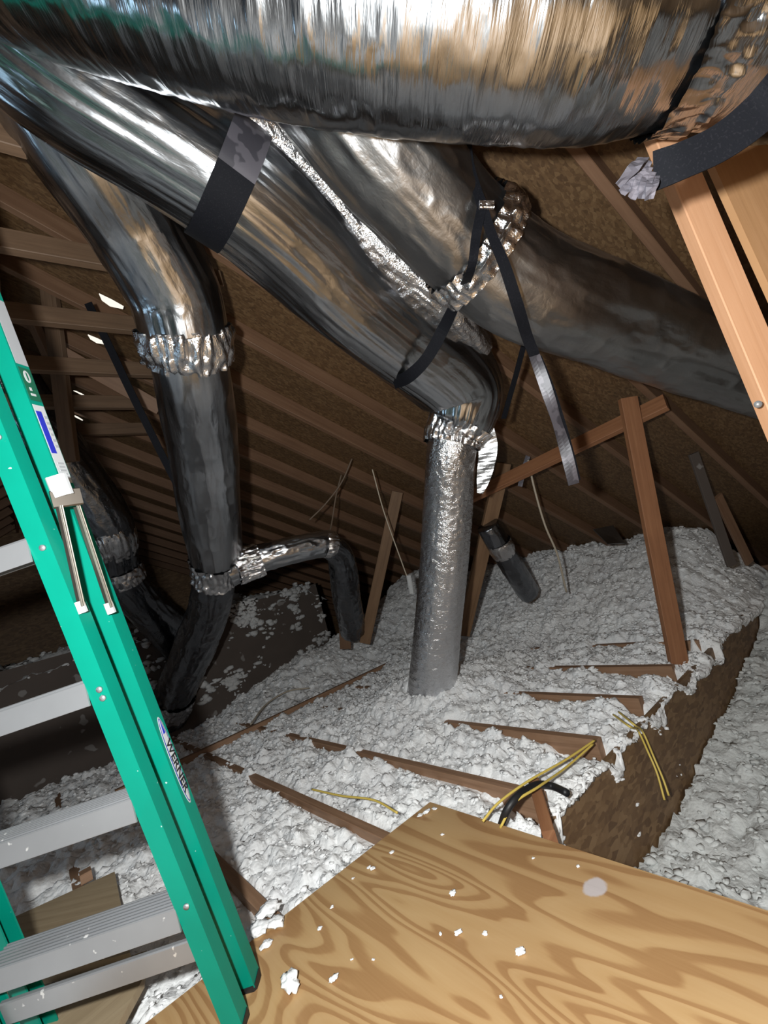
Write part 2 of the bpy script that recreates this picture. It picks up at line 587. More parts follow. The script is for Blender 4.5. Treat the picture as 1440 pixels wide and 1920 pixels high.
# rafters every 16 inches
RY = [0.46 + 0.41 * k for k in range(-5, 19)]
for y in RY:
    c = np.array([0, y, 0])
    V, F, UV = beam_geo(c + [RIDGE_X, 0, roof_z(RIDGE_X)] + NR * RD / 2, c + [5.5, 0, roof_z(5.5)] + NR * RD / 2, .038, RD, up=NR)
    obj('rafter', V, F, M['rafter'], ceil_r, uvs=UV)
    NL = unit([-SL, 0, 1.0])
    V, F, UV = beam_geo(c + [RIDGE_X - .02, 0, roof_z_left(RIDGE_X - .02)] + NL * RD / 2, c + [-3.2, 0, roof_z_left(-3.2)] + NL * RD / 2, .038, RD, up=NL)
    obj('rafter', V, F, M['rafter'], ceil_l, uvs=UV)
V, F, UV = beam_geo([RIDGE_X, Y0, roof_z(RIDGE_X) + .06], [RIDGE_X, Y1, roof_z(RIDGE_X) + .06], .03, .2)
obj('ridge_board', V, F, M['rafter'], ceil_r, uvs=UV)

# far gable and the wall behind the camera close the attic
def wall(name, corners, label, mat):
    o = slab(name, corners, .02, mat)
    o['kind'] = 'structure'; o['label'] = label; o['category'] = 'wall'
    return o
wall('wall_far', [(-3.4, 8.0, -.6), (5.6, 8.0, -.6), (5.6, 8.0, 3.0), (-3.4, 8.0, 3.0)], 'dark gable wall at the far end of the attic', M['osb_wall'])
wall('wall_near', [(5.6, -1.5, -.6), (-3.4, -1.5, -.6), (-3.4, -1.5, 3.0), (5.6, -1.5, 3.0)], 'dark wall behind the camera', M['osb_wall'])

# attic floor: drywall ceiling below, joists, strongback
fl = slab('floor', [(-3.4, 1.10, -.24), (5.6, 1.10, -.24), (5.6, 8.0, -.24), (-3.4, 8.0, -.24)], .013, M['drywall'])
fl['kind'] = 'structure'; fl['label'] = 'attic floor under the white insulation'; fl['category'] = 'floor'
fl2 = slab('floor', [(-3.4, -1.5, -.62), (5.6, -1.5, -.62), (5.6, 1.08, -.62), (-3.4, 1.08, -.62)], .013, M['drywall'])
fl2['kind'] = 'structure'; fl2['label'] = 'lower attic floor in the pit on the right'; fl2['category'] = 'floor'
JX = [0.435 + 0.407 * k for k in range(-7, 12)]
for x in JX:
    V, F, UV = beam_geo([x, 1.115, -.12], [x, 4.6, -.12], .038, .24)
    obj('joist', V, F, M['joist'], fl, uvs=UV)
V, F, UV = beam_geo([.3, 3.60, -.02], [3.6, 3.66, -.02], .04, .09)
obj('strongback', V, F, M['joist'], fl, uvs=UV)
# strand-board face of the drop beside the lower ceiling
dw = slab('wall_drop', [(.7, 1.06, -.62), (5.4, 1.06, -.62), (5.4, 1.06, -.045), (.7, 1.06, -.045)], .02, M['osb_wall'])
dw['kind'] = 'structure'; dw['label'] = 'brown strand board face of the drop beside the lower insulation'; dw['category'] = 'wall'
# raised ceiling block at the back left, dark kraft faced
BY = 4.62
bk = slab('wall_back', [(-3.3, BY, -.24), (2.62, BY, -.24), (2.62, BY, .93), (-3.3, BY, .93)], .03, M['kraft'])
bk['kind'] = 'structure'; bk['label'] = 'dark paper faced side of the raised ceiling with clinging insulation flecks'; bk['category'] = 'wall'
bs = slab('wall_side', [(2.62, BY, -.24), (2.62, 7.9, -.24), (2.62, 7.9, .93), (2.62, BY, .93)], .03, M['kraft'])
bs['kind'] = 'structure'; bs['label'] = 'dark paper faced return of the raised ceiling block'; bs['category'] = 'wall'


# ------------------------------------------------------------------ insulation
def billow(x, y, seed):
    r = 0
    for f, a in ((8, .020), (19, .013), (44, .008), (90, .004)):
        r = r + a * (2.4 * np.abs(vnoise(x * f + seed, y * f, 0.3 * f, seed + int(f))) - 1)
    return r

# joist stretches that show through: (x, y_start, y_end)
SHOW = [(JX[7], 1.45, 2.05), (JX[8], 1.40, 2.66), (JX[9], 1.1, 2.25), (JX[9], 2.35, 2.72), (JX[10], 1.08, 2.0), (JX[11], 1.08, 1.75), (JX[12], 1.2, 1.78), (JX[13], 1.4, 1.72)]
SLUMP = [(JX[9], .30), (JX[10], .34), (JX[11], .26), (JX[12], .45), (JX[13], .2)]


def smooth(a, b, x):
    t = np.clip((x - a) / (b - a), 0, 1)
    return t * t * (3 - 2 * t)


def z_main(x, y):
    z = .004 + .016 * vnoise(x * 1.3, y * 1.3, 0, 5) + .012 * vnoise(x * 3.1, y * 3.1, 0, 6)
    z = z + billow(x, y, 1)
    z = z + (smooth(3.0, 4.4, x) * .46 + smooth(2.9, 3.3, x) * .05) * smooth(1.0, 1.55, y)
    # mound behind the strongback and round the foot of the centre duct
    z = z + smooth(3.7, 4.5, y) * smooth(.9, 2.3, x) * .25
    z = z + .13 * np.exp(-(((x - 1.98) / .38) ** 2 + ((y - 2.45) / .42) ** 2))
    z = z + .10 * smooth(2.3, 3.0, x) * smooth(1.9, 2.8, y)
    wob = .05 * vnoise(x * 9, y * 9, 2, 9) + .03 * vnoise(x * 27, y * 27, 2, 10)
    for jx, ya, yb in SHOW:
        d = np.abs(x - jx - .004) + wob * .32
        m = (1 - smooth(.020, .060, d)) * smooth(ya - .04, ya + .05, y + wob) * (1 - smooth(yb - .05, yb + .04, y + wob))
        z = z * (1 - m) + m * (-.035)
    for jx, ln in SLUMP:       # loose fill slumped away from the joist ends, on the near side
        dx = jx - x + wob
        m = smooth(-.03, .0, dx) * (1 - smooth(.02, .15, dx)) * (1 - smooth(1.10, 1.10 + ln, y + wob))
        z = z - m * .09
    # strongback stays bare
    yb = 3.62 + (x - 1.5) * .02
    m = (1 - smooth(.02, .05, np.abs(y - yb) + wob * .4)) * smooth(.75, .9, x + wob) * (1 - smooth(2.5, 2.7, x + wob))
    z = z * (1 - m) + m * (-.01)
    # spill over the edge of the drop
    z = z - (1 - smooth(1.06, 1.13, y)) * (.02 + .02 * vnoise(x * 6, 3.3, 0, 23))
    # pressed down under the plywood
    m = (1 - smooth(1.03, 1.12, x)) * (1 - smooth(1.44, 1.50, y)) * smooth(-.35, -.25, x)
    z = z * (1 - m) + np.minimum(z, -.03) * m
    return z


def z_pit(x, y):
    z = -.37 + .035 * vnoise(x * 1.6, y * 1.6, 1, 31) + billow(x, y, 3) * 1.1 + smooth(2.2, 3.6, x) * .12
    z = z + smooth(3.2, 4.6, x) * .35
    d = np.abs(x - 2.28 - (y * .05)) + .02 * vnoise(x * 20, y * 20, 0, 33)
    m = (1 - smooth(.008, .03, d)) * smooth(.2, .35, y) * (1 - smooth(.62, .72, y))
    return z - m * .05


def z_block(x, y):
    return .97 + .06 * vnoise(x * 2, y * 2, 0, 41) + billow(x, y, 5) * 1.6 - (1 - smooth(BY + .02, BY + .2, y)) * .10 \
        - smooth(2.4, 2.66, x) * .15 + (.05 * vnoise(x * 6, y * 6, 0, 43))


def heightfield(xs, ys, zf):
    X, Y = np.meshgrid(xs, ys, indexing='ij')
    jx = .004 * vnoise(X * 60, Y * 60, 1.0, 51); jy = .004 * vnoise(X * 60, Y * 60, 5.0, 52)
    Z = zf(X, Y)
    jy = jy * (Y > ys[0])
    V = np.stack([X + jx, Y + jy, Z], -1).reshape(-1, 3)
    a, b_ = len(xs), len(ys)
    i = np.arange(a - 1)[:, None] * b_; j = np.arange(b_ - 1)[None, :]
    F = np.stack([i + j, i + b_ + j, i + b_ + j + 1, i + j + 1], -1).reshape(-1, 4)
    return V, F


_ico = None
def tufts(n, xf, yf, zf, smin, smax, seed):
    """Loose clumps of fill lying on the surface: n lumpy blobs in one geometry."""
    r = np.random.default_rng(seed)
    bm = bmesh.new(); bmesh.ops.create_icosphere(bm, subdivisions=1, radius=1)
    bm.verts.ensure_lookup_table()
    BV = np.array([v.co[:] for v in bm.verts]); BF = np.array([[v.index for v in f.verts] for f in bm.faces]); bm.free()
    x = xf(r.random(n)); y = yf(r.random(n)); z = zf(x, y)
    s = smin + (smax - smin) * r.random(n) ** 2.5
    jit = 1 + .38 * (r.random((n, len(BV))) - .5) * 2
    sc = s[:, None] * (.6 + .8 * r.random((n, 3)))
    th = r.random(n) * 6.28
    V = BV[None] * jit[..., None] * sc[:, None, :]
    c, s_ = np.cos(th)[:, None], np.sin(th)[:, None]
    V = np.stack([V[..., 0] * c - V[..., 1] * s_, V[..., 0] * s_ + V[..., 1] * c, V[..., 2] * .5], -1)
    V = V + np.stack([x, y, z - sc[:, 2] * .05], -1)[:, None, :]
    F = BF[None] + (np.arange(n) * len(BV))[:, None, None]
    return V.reshape(-1, 3), F.reshape(-1, 3)


def insulation(name, fields, blobs, label, mat):
    V, F, n = [], [], 0
    for v, f in fields + blobs:
        V.append(v); F += (f + n).tolist(); n += len(v)
    V = np.vstack(V)
    o = obj(name, V, F, mat, origin=(0, 0, 0), smooth=True)
    tag(o, label, 'insulation', kind='stuff')
    return o

xs = np.concatenate([np.arange(-2.6, -.9, .03), np.arange(-.9, 0, .014), np.arange(0, 3.3, .0105), np.arange(3.3, 4.5, .016)])
ys = np.concatenate([np.arange(1.065, 3.2, .0105), np.arange(3.2, BY + .06, .018)])
lin = lambda a, b: (lambda t: a + (b - a) * t)
def not_bare(zf):
    return zf
def main_blob_z(x, y):
    z = z_main(x, y)
    hide = np.zeros_like(x)
    for jx, ya, yb in SHOW:
        hide = np.maximum(hide, ((np.abs(x - jx) < .034) & (y > ya - .02) & (y < yb)).astype(float))
    hide = np.maximum(hide, ((x < 1.06) & (y < 1.48) & (x > -.3)).astype(float))
    hide = np.maximum(hide, ((np.abs(y - 3.62) < .05) & (x > .85) & (x < 2.6)).astype(float))
    return z - hide * .2
def lip_strip():
    """Loose fill bulging and hanging over the top edge of the drop."""
    x = np.arange(.9, 4.4, .0105); n = 12
    T = np.linspace(0, 1, n)[None, :]; X = np.repeat(x[:, None], n, 1)
    z0 = z_main(x, np.full_like(x, 1.066))[:, None]
    amt = np.clip(.35 + .9 * vnoise(x * 2.6, 1.7, 0, 24) + .45 * vnoise(x * 8, 1.7, 0, 25) + .25 * vnoise(x * 21, 1.7, 0, 27), .02, 1.4)[:, None]
    Z = z0 - T * (z0 + .05) - amt * .075 * T ** 1.3 + .010 * vnoise(X * 55, T * 6, 0, 28)
    Y = 1.066 - .010 * T ** .4 - (.012 + .030 * amt) * np.sin(np.pi * T ** .8) + .009 * vnoise(X * 60, T * 7, 3, 29) * np.sin(np.pi * T)
    V = np.stack([X + .006 * vnoise(X * 50, T * 8, 7, 30), Y, Z], -1).reshape(-1, 3)
    a = len(x)
    i = np.arange(a - 1)[:, None] * n; j = np.arange(n - 1)[None, :]
    F = np.stack([i + j, i + j + 1, i + n + j + 1, i + n + j], -1).reshape(-1, 4)
    return V, F
insulation('loose_insulation', [heightfield(xs, ys, z_main), lip_strip()],
           [tufts(11000, lin(.1, 3.2), lin(1.07, 3.6), main_blob_z, .005, .015, 61),
            tufts(900, lin(1.0, 3.4), lin(1.055, 1.10), main_blob_z, .006, .016, 67),
            tufts(2500, lin(-.9, 3.6), lin(3.3, 4.6), main_blob_z, .008, .022, 62),
            tufts(5000, lin(3.0, 4.4), lin(1.1, 4.4), main_blob_z, .008, .022, 63)],
           'white blown-in insulation lying between the floor joists', M['insul'])
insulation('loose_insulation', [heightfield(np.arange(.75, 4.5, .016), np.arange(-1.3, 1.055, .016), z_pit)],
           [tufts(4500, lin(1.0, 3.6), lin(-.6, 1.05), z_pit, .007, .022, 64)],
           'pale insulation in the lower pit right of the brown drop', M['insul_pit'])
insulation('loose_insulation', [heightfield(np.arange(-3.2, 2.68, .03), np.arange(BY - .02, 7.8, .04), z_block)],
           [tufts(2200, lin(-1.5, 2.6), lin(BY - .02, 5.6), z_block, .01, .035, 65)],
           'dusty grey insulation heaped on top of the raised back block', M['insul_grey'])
# flecks caught on the dark face of the block
def face_flecks():
    r = np.random.default_rng(8)
    V, F = tufts(800, lin(0, 1), lin(0, 1), lambda x, y: x * 0, .010, .045, 66)
    V = V.reshape(800, -1, 3)
    c = V.mean(1, keepdims=True)
    L = V - c
    xx = .4 + 2.2 * r.random(6000); zz = .12 + .84 * r.random(6000)
    keep = np.argsort(-(vnoise(xx * 3.5, zz * 3.5, 0, 77) * .6 + .6 * vnoise(xx * 11, zz * 11, 0, 78) + .7 * zz + .9 * r.random(6000)))[:800]
    x, z = xx[keep], zz[keep]
    ctr = np.stack([x, np.full(800, BY - .008), z], -1)
    L[..., 1] *= .45; L[..., 2] *= 1.3
    return (L + ctr[:, None, :]).reshape(-1, 3), F
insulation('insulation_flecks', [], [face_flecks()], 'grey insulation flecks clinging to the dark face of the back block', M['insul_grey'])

# ------------------------------------------------------------------ plywood deck
PX, PY = 1.03, 1.44
V, F, UV = beam_geo([PX - .61, PY - 2.44, .010], [PX - .61, PY, .010], 1.22, .02, ch=.0015, uoff=3.1)
ply = obj('plywood_sheet', V, F, M['ply'], uvs=UV)
tag(ply, 'honey coloured plywood sheet with swirling grain in the foreground', 'plywood')

# ------------------------------------------------------------------ ducts
def duct_disp(seed, lump=.012, fu=22, fv=2.0, amp=.006, lf=2.2, folds=0.0, nf=9):
    def f(U, A, R):
        ca, sa = np.cos(A), np.sin(A)
        d = lump * vnoise(U * lf, ca * 1.1 + 7, sa * 1.1 + seed, seed)
        n = vnoise(U * fu, ca * fv + 3, sa * fv, seed + 1)
        n2 = vnoise(U * fu * 2.3, ca * fv * 2 + 3, sa * fv * 2, seed + 2)
        d = d + amp * (1 - 2 * np.abs(n)) + amp * .5 * (1 - 2 * np.abs(n2))
        if folds:
            d = d + folds * np.abs(np.sin(A * nf / 2 + 1.2 * vnoise(U * 1.5, ca, sa, seed + 3)))
        return d
    return f


def pathP(px):
    return np.array([P(*p[:3]) for p in px]), [p[3] for p in px]


def duct(name, px, mat, label, seed, ring=110, nseg=260, parent=None, **kw):
    pts, rad = pathP(px)
    V, F, UV = tube_geo(pts, rad, ring, nseg, duct_disp(seed, **kw), cap=True)
    root = thing(name, label, 'duct', pts[len(pts) // 2])
    o = obj('jacket', V, F, mat, root, smooth=True, uvs=UV)
    return root


def band(name, px, parent, mat, seed, amp=.008, gather=34, nseg=26, ring=150):
    """Crinkled foil tape or a gathered cuff round a duct joint."""
    pts, rad = pathP(px)
    def f(U, A, R):
        ca, sa = np.cos(A), np.sin(A)
        g = np.abs(np.sin(A * gather / 2 + 2.0 * vnoise(U * 14, ca * 3, sa * 3, seed)))
        return amp * g + amp * .9 * vnoise(U * 40, ca * 7, sa * 7, seed + 1)
    V, F, UV = tube_geo(pts, rad, ring, nseg, f, cap=False)
    return obj(name, V, F, mat, parent, smooth=True, uvs=UV)


# the big trunk across the top
main = duct('trunk_duct', [(-250, -290, .90, .205), (0, -170, .90, .205), (250, -92, .90, .205), (500, -28, .90, .205),
            (720, 5, .90, .205), (1000, 25, .90, .205), (1150, 30, .90, .200), (1290, 25, .90, .180), (1400, 15, .90, .192), (1600, -10, .9, .2), (1800, -30, .9, .2)],
            M['foil_main'], 'large shiny foil trunk duct hanging across the top', 1, ring=150, nseg=520, lump=.010, fu=22, fv=2.2, amp=.0024)
band('foil_cuff', [(1255, 26, .90, .193), (1285, 25, .90, .184), (1330, 20, .90, .188)], main, M['foil_main'], 12, .006, 44)

# left riser splitting off the trunk
left = duct('riser_duct', [(-60, 0, 1.2, .17), (60, 120, 1.25, .17), (165, 280, 1.4, .17), (255, 420, 1.6, .172), (325, 545, 1.78, .175), (347, 625, 1.86, .172)],
            M['foil_long'], 'shiny foil duct dropping from the trunk at left to the gathered cuff', 2, lump=.010, fu=4, fv=5.5, amp=.0035)
band('gathered_cuff', [(344, 612, 1.85, .173), (349, 635, 1.875, .178), (355, 672, 1.93, .168)], left, M['tape'], 22, .012, 26)
lower = duct('drop_duct', [(350, 650, 1.89, .162), (362, 720, 2.0, .160), (382, 850, 2.3, .160), (395, 960, 2.58, .158), (402, 1035, 2.8, .155), (404, 1056, 2.85, .128)],
             M['foil_long'], 'shiny foil duct hanging below the gathered cuff at left', 3, lump=.012, fu=4, fv=3.0, amp=.0025)
band('taped_joint', [(403, 1048, 2.83, .142), (403, 1066, 2.87, .130), (401, 1084, 2.92, .135)], lower, M['tape'], 32, .010, 22)
bl = duct('branch_duct', [(402, 1062, 2.87, .118), (398, 1105, 3.0, .13), (385, 1160, 3.25, .14), (355, 1240, 3.6, .15), (325, 1310, 3.95, .16), (318, 1345, 4.1, .165)],
          M['foil_dark'], 'dark duct running down from the taped joint to the floor', 4, nseg=160, lump=.014, fu=8, fv=4, amp=.005)
band('floor_cuff', [(329, 1300, 3.9, .162), (324, 1314, 3.97, .170), (320, 1330, 4.03, .165)], bl, M['tape'], 42, .008, 18)
br = duct('branch_duct', [(425, 1072, 2.87, .10), (470, 1052, 2.93, .092), (540, 1032, 3.0, .088), (600, 1020, 3.1, .088), (622, 1020, 3.14, .086)],
          M['foil_long'], 'short foil duct branching right from the taped joint', 5, nseg=140, lump=.008, fu=12, fv=3, amp=.003)
band('gathered_cuff', [(440, 1068, 2.88, .098), (462, 1058, 2.92, .103), (490, 1048, 2.95, .094)], br, M['tape'], 52, .010, 20)
band('end_tape', [(606, 1020, 3.11, .088), (615, 1020, 3.13, .093), (622, 1021, 3.15, .088)], br, M['tape'], 53, .004, 20)
duct('elbow_duct', [(612, 1020, 3.16, .085), (636, 1040, 3.28, .092), (646, 1085, 3.45, .10), (650, 1125, 3.65, .105), (660, 1180, 4.0, .11)],
     M['foil_dark'], 'dark duct elbow turning down at the end of the short branch', 6, nseg=120, lump=.008, fu=10, fv=3, amp=.004)

# long diagonal duct and its vertical drop in the middle
diag = duct('diagonal_duct', [(-120, -40, 1.08, .165), (0, 45, 1.12, .168), (150, 160, 1.2, .172), (300, 255, 1.3, .176), (450, 356, 1.42, .182), (560, 452, 1.58, .19),
            (650, 540, 1.75, .195), (760, 630, 1.95, .20), (835, 690, 2.08, .20), (868, 735, 2.15, .185), (866, 778, 2.18, .16), (858, 800, 2.2, .13)],
            M['foil_long'], 'long shiny foil duct running diagonally down to the centre elbow', 7, ring=140, nseg=420, lump=.009, fu=2.2, fv=8.5, amp=.0042)
band('taped_joint', [(868, 786, 2.19, .150), (860, 800, 2.2, .140), (850, 818, 2.21, .134), (846, 836, 2.21, .126)], diag, M['tape'], 72, .012, 24)
flap = ribbon('tape_flap', [P(905, 800, 2.2), P(915, 840, 2.22), P(908, 890, 2.22), P(900, 925, 2.22)], unit(ROT @ np.array([1, 0, .3])), [.10, .09, .07, .03], M['foil_dull'], diag, nseg=24, wave=.0015)
drop = duct('vertical_duct', [(853, 806, 2.2, .120), (845, 860, 2.24, .120), (840, 950, 2.38, .124), (832, 1060, 2.52, .130), (822, 1160, 2.68, .136), (812, 1270, 2.86, .150), (808, 1310, 2.93, .155)],
            M['foil_fine'], 'vertical foil duct standing in the white insulation at centre', 8, nseg=220, lump=.006, fu=30, fv=5, amp=.0025)

# thin duct in the groove and the big one crossing to the right
duct('slim_duct', [(390, 120, 1.2, .055), (480, 215, 1.30, .056), (570, 315, 1.42, .058), (680, 432, 1.56, .060), (780, 520, 1.68, .062), (845, 580, 1.78, .060), (900, 650, 2.0, .055)],
     M['foil_fine'], 'slim crinkled duct lying between the two diagonal ducts', 9, ring=80, nseg=200, lump=.008, fu=14, fv=3, amp=.004)
right = duct('crossing_duct', [(520, 20, 1.15, .165), (620, 150, 1.2, .17), (700, 262, 1.28, .172), (790, 365, 1.38, .172), (880, 455, 1.48, .172), (970, 525, 1.56, .178), (1080, 575, 1.63, .175),
             (1250, 640, 1.78, .168), (1420, 698, 1.93, .160), (1600, 760, 2.08, .15)],
             M['foil_dull'], 'dull grey duct passing behind the straps and off to the right', 10, ring=130, nseg=360, lump=.014, fu=6, fv=3, amp=.004)
band('taped_joint', [(868, 445, 1.467, .170), (888, 462, 1.488, .184), (915, 485, 1.51, .174)], right, M['tape'], 102, .012, 26)

# dark duct far behind the ladder
far = duct('background_duct', [(10, 700, 2.7, .15), (60, 780, 2.8, .16), (140, 890, 3.0, .165), (195, 970, 3.15, .16), (212, 1010, 3.22, .14), (222, 1060, 3.35, .135), (240, 1100, 3.45, .14), (320, 1185, 3.95, .16), (360, 1230, 4.3, .16)],
           M['foil_dark'], 'dark background duct showing behind the green ladder', 13, nseg=200, lump=.01, fu=8, fv=4, amp=.004)
band('taped_joint', [(203, 990, 3.19, .150), (211, 1008, 3.22, .152), (215, 1030, 3.28, .144)], far, M['tape'], 132, .008, 20)
band('taped_joint', [(223, 1062, 3.36, .142), (228, 1076, 3.39, .147), (234, 1090, 3.42, .144)], far, M['tape'], 133, .007, 20)
small = duct('background_duct', [(915, 985, 3.2, .075), (938, 1025, 3.25, .08), (965, 1070, 3.4, .085), (990, 1110, 3.6, .085)],
             M['foil_dark'], 'small dark duct behind the vertical duct and leaning brace', 14, nseg=80, ring=60, lump=.006, fu=10, fv=3, amp=.003)
band('end_tape', [(934, 1015, 3.23, .083), (939, 1026, 3.25, .087), (944, 1036, 3.28, .084)], small, M['tape'], 142, .004, 14, ring=60)

# ------------------------------------------------------------------ straps
def wrap(name, px, axis_p, radius, a0, a1, width, mat, parent=None, n=40, label=None, lean=0.0):
    pass

def ring_strap(pc0, pc1, pc2, radius, width, ang0, ang1, n=40):
    """Band bent round a duct whose axis passes pc0 -> pc2, centred at pc1; angle 0 points to the camera, 90 to screen up."""
    ax = unit(np.asarray(pc2) - np.asarray(pc0))
    tocam = unit(EYE - np.asarray(pc1)); tocam = unit(tocam - ax * tocam.dot(ax))
    up = np.cross(ax, tocam)
    if up.dot(ROT @ np.array([0, 1.0, 0])) < 0: up = -up
    pts = [np.asarray(pc1) + radius * (math.cos(a) * tocam + math.sin(a) * up) for a in np.radians(np.linspace(ang0, ang1, n))]
    return np.array(pts), ax

pts, ax = ring_strap(P(370, 302, 1.355), P(425, 340, 1.40), P(480, 382, 1.46), .192, .10, 110, -105)
s1 = thing('hanging_strap', 'wide black strap wrapped round the diagonal duct', 'strap', pts[len(pts) // 2])
k = len(pts) * 5 // 11
ribbon('webbing', pts[k:], ax, .105, M['strap'], s1, thick=.003, nseg=60)
ribbon('foil_backed_end', pts[:k + 1], ax, .105, M['strap_worn'], s1, thick=.003, nseg=60)

# strap cradling the right end of the trunk
tp = [P(1560, 60, .66), P(1480, 150, .66), (P(1420, 215, .68)), P(1350, 268, .70), P(1275, 303, .72), P(1225, 322, .74)]
s2 = thing('hanging_strap', 'broad black strap cradling the right end of the trunk duct', 'strap', tp[3])
wd = unit(P(1300, 330, .72) - P(1270, 260, .72))
wds = np.array([unit(P(1600, 120, .7) - P(1530, 50, .7))] * 2 + [unit(P(1440, 250, .7) - P(1400, 190, .7)), unit(P(1370, 300, .7) - P(1340, 240, .7)), wd, wd])
ribbon('webbing', tp, wds, [.06, .06, .058, .055, .055, .058], M['strap'], s2, thick=.003, nseg=60)
for i, (a, b_, c_) in enumerate([((1213, 300), (1200, 325), (1166, 362)), ((1214, 312), (1202, 335), (1184, 372)), ((1220, 322), (1210, 345), (1203, 373)), ((1226, 330), (1222, 350), (1216, 374)), ((1206, 296), (1188, 315), (1158, 348))]):
    ribbon('frayed_end', [P(*a, .738), P(*b_, .738 - .004 * i), P(*c_, .738)], unit(ROT @ np.array([1, .25, 0])), [.018, .018, .014], M['strap_grey'], s2, thick=.002, nseg=10, wave=.0015)

# narrow straps hung from the roof in the centre
kn = P(905, 388, 1.27)
s3 = thing('hanging_strap', 'narrow black strap looped under the centre elbow', 'strap', kn)
lat = unit(ROT @ np.array([1, .25, 0]))
ribbon('webbing', [kn + [0, 0, .005], P(893, 440, 1.27), P(883, 505, 1.30), P(858, 560, 1.55), P(832, 615, 1.70), P(800, 672, 1.74), P(766, 706, 1.81), P(738, 718, 1.93)],
       [lat, lat, lat, unit(ROT @ np.array([1, -.6, 0])), unit(ROT @ np.array([1, -.9, 0])), unit(ROT @ np.array([1, -1.2, 0])), unit(ROT @ np.array([.8, -1.2, 0])), unit(ROT @ np.array([.6, -1.2, 0]))],
       [.026, .026, .026, .034, .045, .045, .05, .05], M['strap'], s3, thick=.003, nseg=70)
ribbon('back_webbing', [P(982, 648, 1.9), P(965, 712, 2.0), P(944, 785, 2.12)], lat, .024, M['strap'], s3, thick=.003, nseg=12)
s4 = thing('hanging_strap', 'narrow strap crossing the grey duct with a loose dangling tail', 'strap', kn)
ribbon('webbing', [kn, P(922, 440, 1.28), P(945, 495, 1.29), P(968, 565, 1.33), P(988, 630, 1.42), P(1003, 668, 1.46)], lat, [.028, .028, .032, .034, .034, .034], M['strap'], s4, thick=.003, nseg=50)
ribbon('worn_tail', [P(1001, 664, 1.458), P(1022, 722, 1.47), P(1044, 790, 1.48), P(1062, 850, 1.49), P(1076, 908, 1.50)],
       [lat, unit(ROT @ np.array([1, .25, .5])), unit(ROT @ np.array([1, .25, -.2])), unit(ROT @ np.array([1, .25, .4])), lat], [.034, .036, .034, .036, .036], M['strap_worn'], s4, thick=.003, nseg=40)
ribbon('tail_edge', [P(1012, 668, 1.47), P(1034, 722, 1.48), P(1056, 790, 1.49), P(1073, 850, 1.5), P(1085, 900, 1.51)], lat, .012, M['strap'], s4, thick=.003, nseg=40)
s5 = thing('hanging_strap', 'short black strap tying the centre strap knot up to the roof', 'strap', kn)
ribbon('webbing', [P(876, 240, 1.28), P(880, 300, 1.275), P(892, 350, 1.272), kn], lat, [.02, .022, .026, .03], M['strap'], s5, thick=.004, nseg=30)
# buckle at the knot
V, F, UV = beam_geo(P(899, 384, 1.262), P(926, 384, 1.262), .012, .022, up=ROT @ np.array([0, 1, 0]))
obj('buckle', V, F, M['tape'], s5, uvs=UV)
# black strap at the far left, under the ridge
s6 = tag(ribbon('hanging_strap', [P(165, 568, 2.1), P(205, 650, 2.15), P(255, 755, 2.2), P(345, 935, 2.36)], lat, [.035, .036, .036, .036], M['strap'], thick=.004, nseg=30),
         'straight black strap slanting down left of the riser duct', 'strap')

# ------------------------------------------------------------------ framing seen against the roof
for k, y in enumerate(RY[7:13]):
    words = ['nearest', 'second', 'third', 'fourth', 'fifth', 'farthest'][k]
    o = beam('collar_tie', [-.72, y + .04, 2.305], [.90, y + .04, 2.305], .038, .08, M['tie'])
    tag(o, '%s of the horizontal collar ties under the ridge at upper left' % words, 'collar tie', 'collar ties under the ridge')
hp = beam('hanger_post', P(83, 470, 2.42), P(133, 866, 2.46), .08, .038, M['tie'], up=FH)
tag(hp, 'upright timber hanger crossing the collar ties above the ladder', 'post')
db = beam('diagonal_brace', P(115, 662, 2.5), P(300, 766, 2.72), .08, .038, M['rafter'], up=FH)
tag(db, 'short dark diagonal brace behind the black strap at left', 'brace')
db2 = beam('diagonal_brace', P(120, 735, 2.95), P(60, 600, 2.5), .07, .038, M['rafter'], up=FH)
tag(db2, 'dim steep brace beside the ladder top', 'brace')
for (xa, ya), (xb, yb), wd_, lab in [((186, 556), (232, 580), .042, 'large upper daylight gap beside the riser duct'), ((165, 633), (199, 648), .034, 'lower bright daylight gap crossed by the black strap'),
                                ((138, 738), (166, 752), .012, 'thin daylight slit right of the hanger post'), ((133, 783), (155, 794), .016, 'lowest thin daylight slit by the hanger post')]:
    def onroof(x, y, off=0.0):
        r = ROT @ (np.array([x - 720, 960 - y, -FPX]) / FPX)
        nn = np.array([SL, 0, 1.0]); t = (RC - off - nn @ EYE) / (nn @ r)
        return EYE + r * t
    a, b_ = onroof(xa, ya - 6, .02), onroof(xb, yb - 6, .02)
    dn = unit(np.cross(NR, b_ - a))
    if dn[2] > 0: dn = -dn
    lens = [a, a + (b_ - a) * .15 + dn * wd_ * .9, a + (b_ - a) * .5 + dn * wd_ * 1.2, b_ + dn * wd_ * .5, b_, a + (b_ - a) * .5 - dn * wd_ * .1]
    nrm = np.cross(lens[1] - lens[0], lens[2] - lens[0])
    if nrm @ NR < 0: lens = lens[::-1]
    tag(slab('daylight_gap', lens, .004, M['day']), lab, 'gap', 'daylight gaps along the ridge')

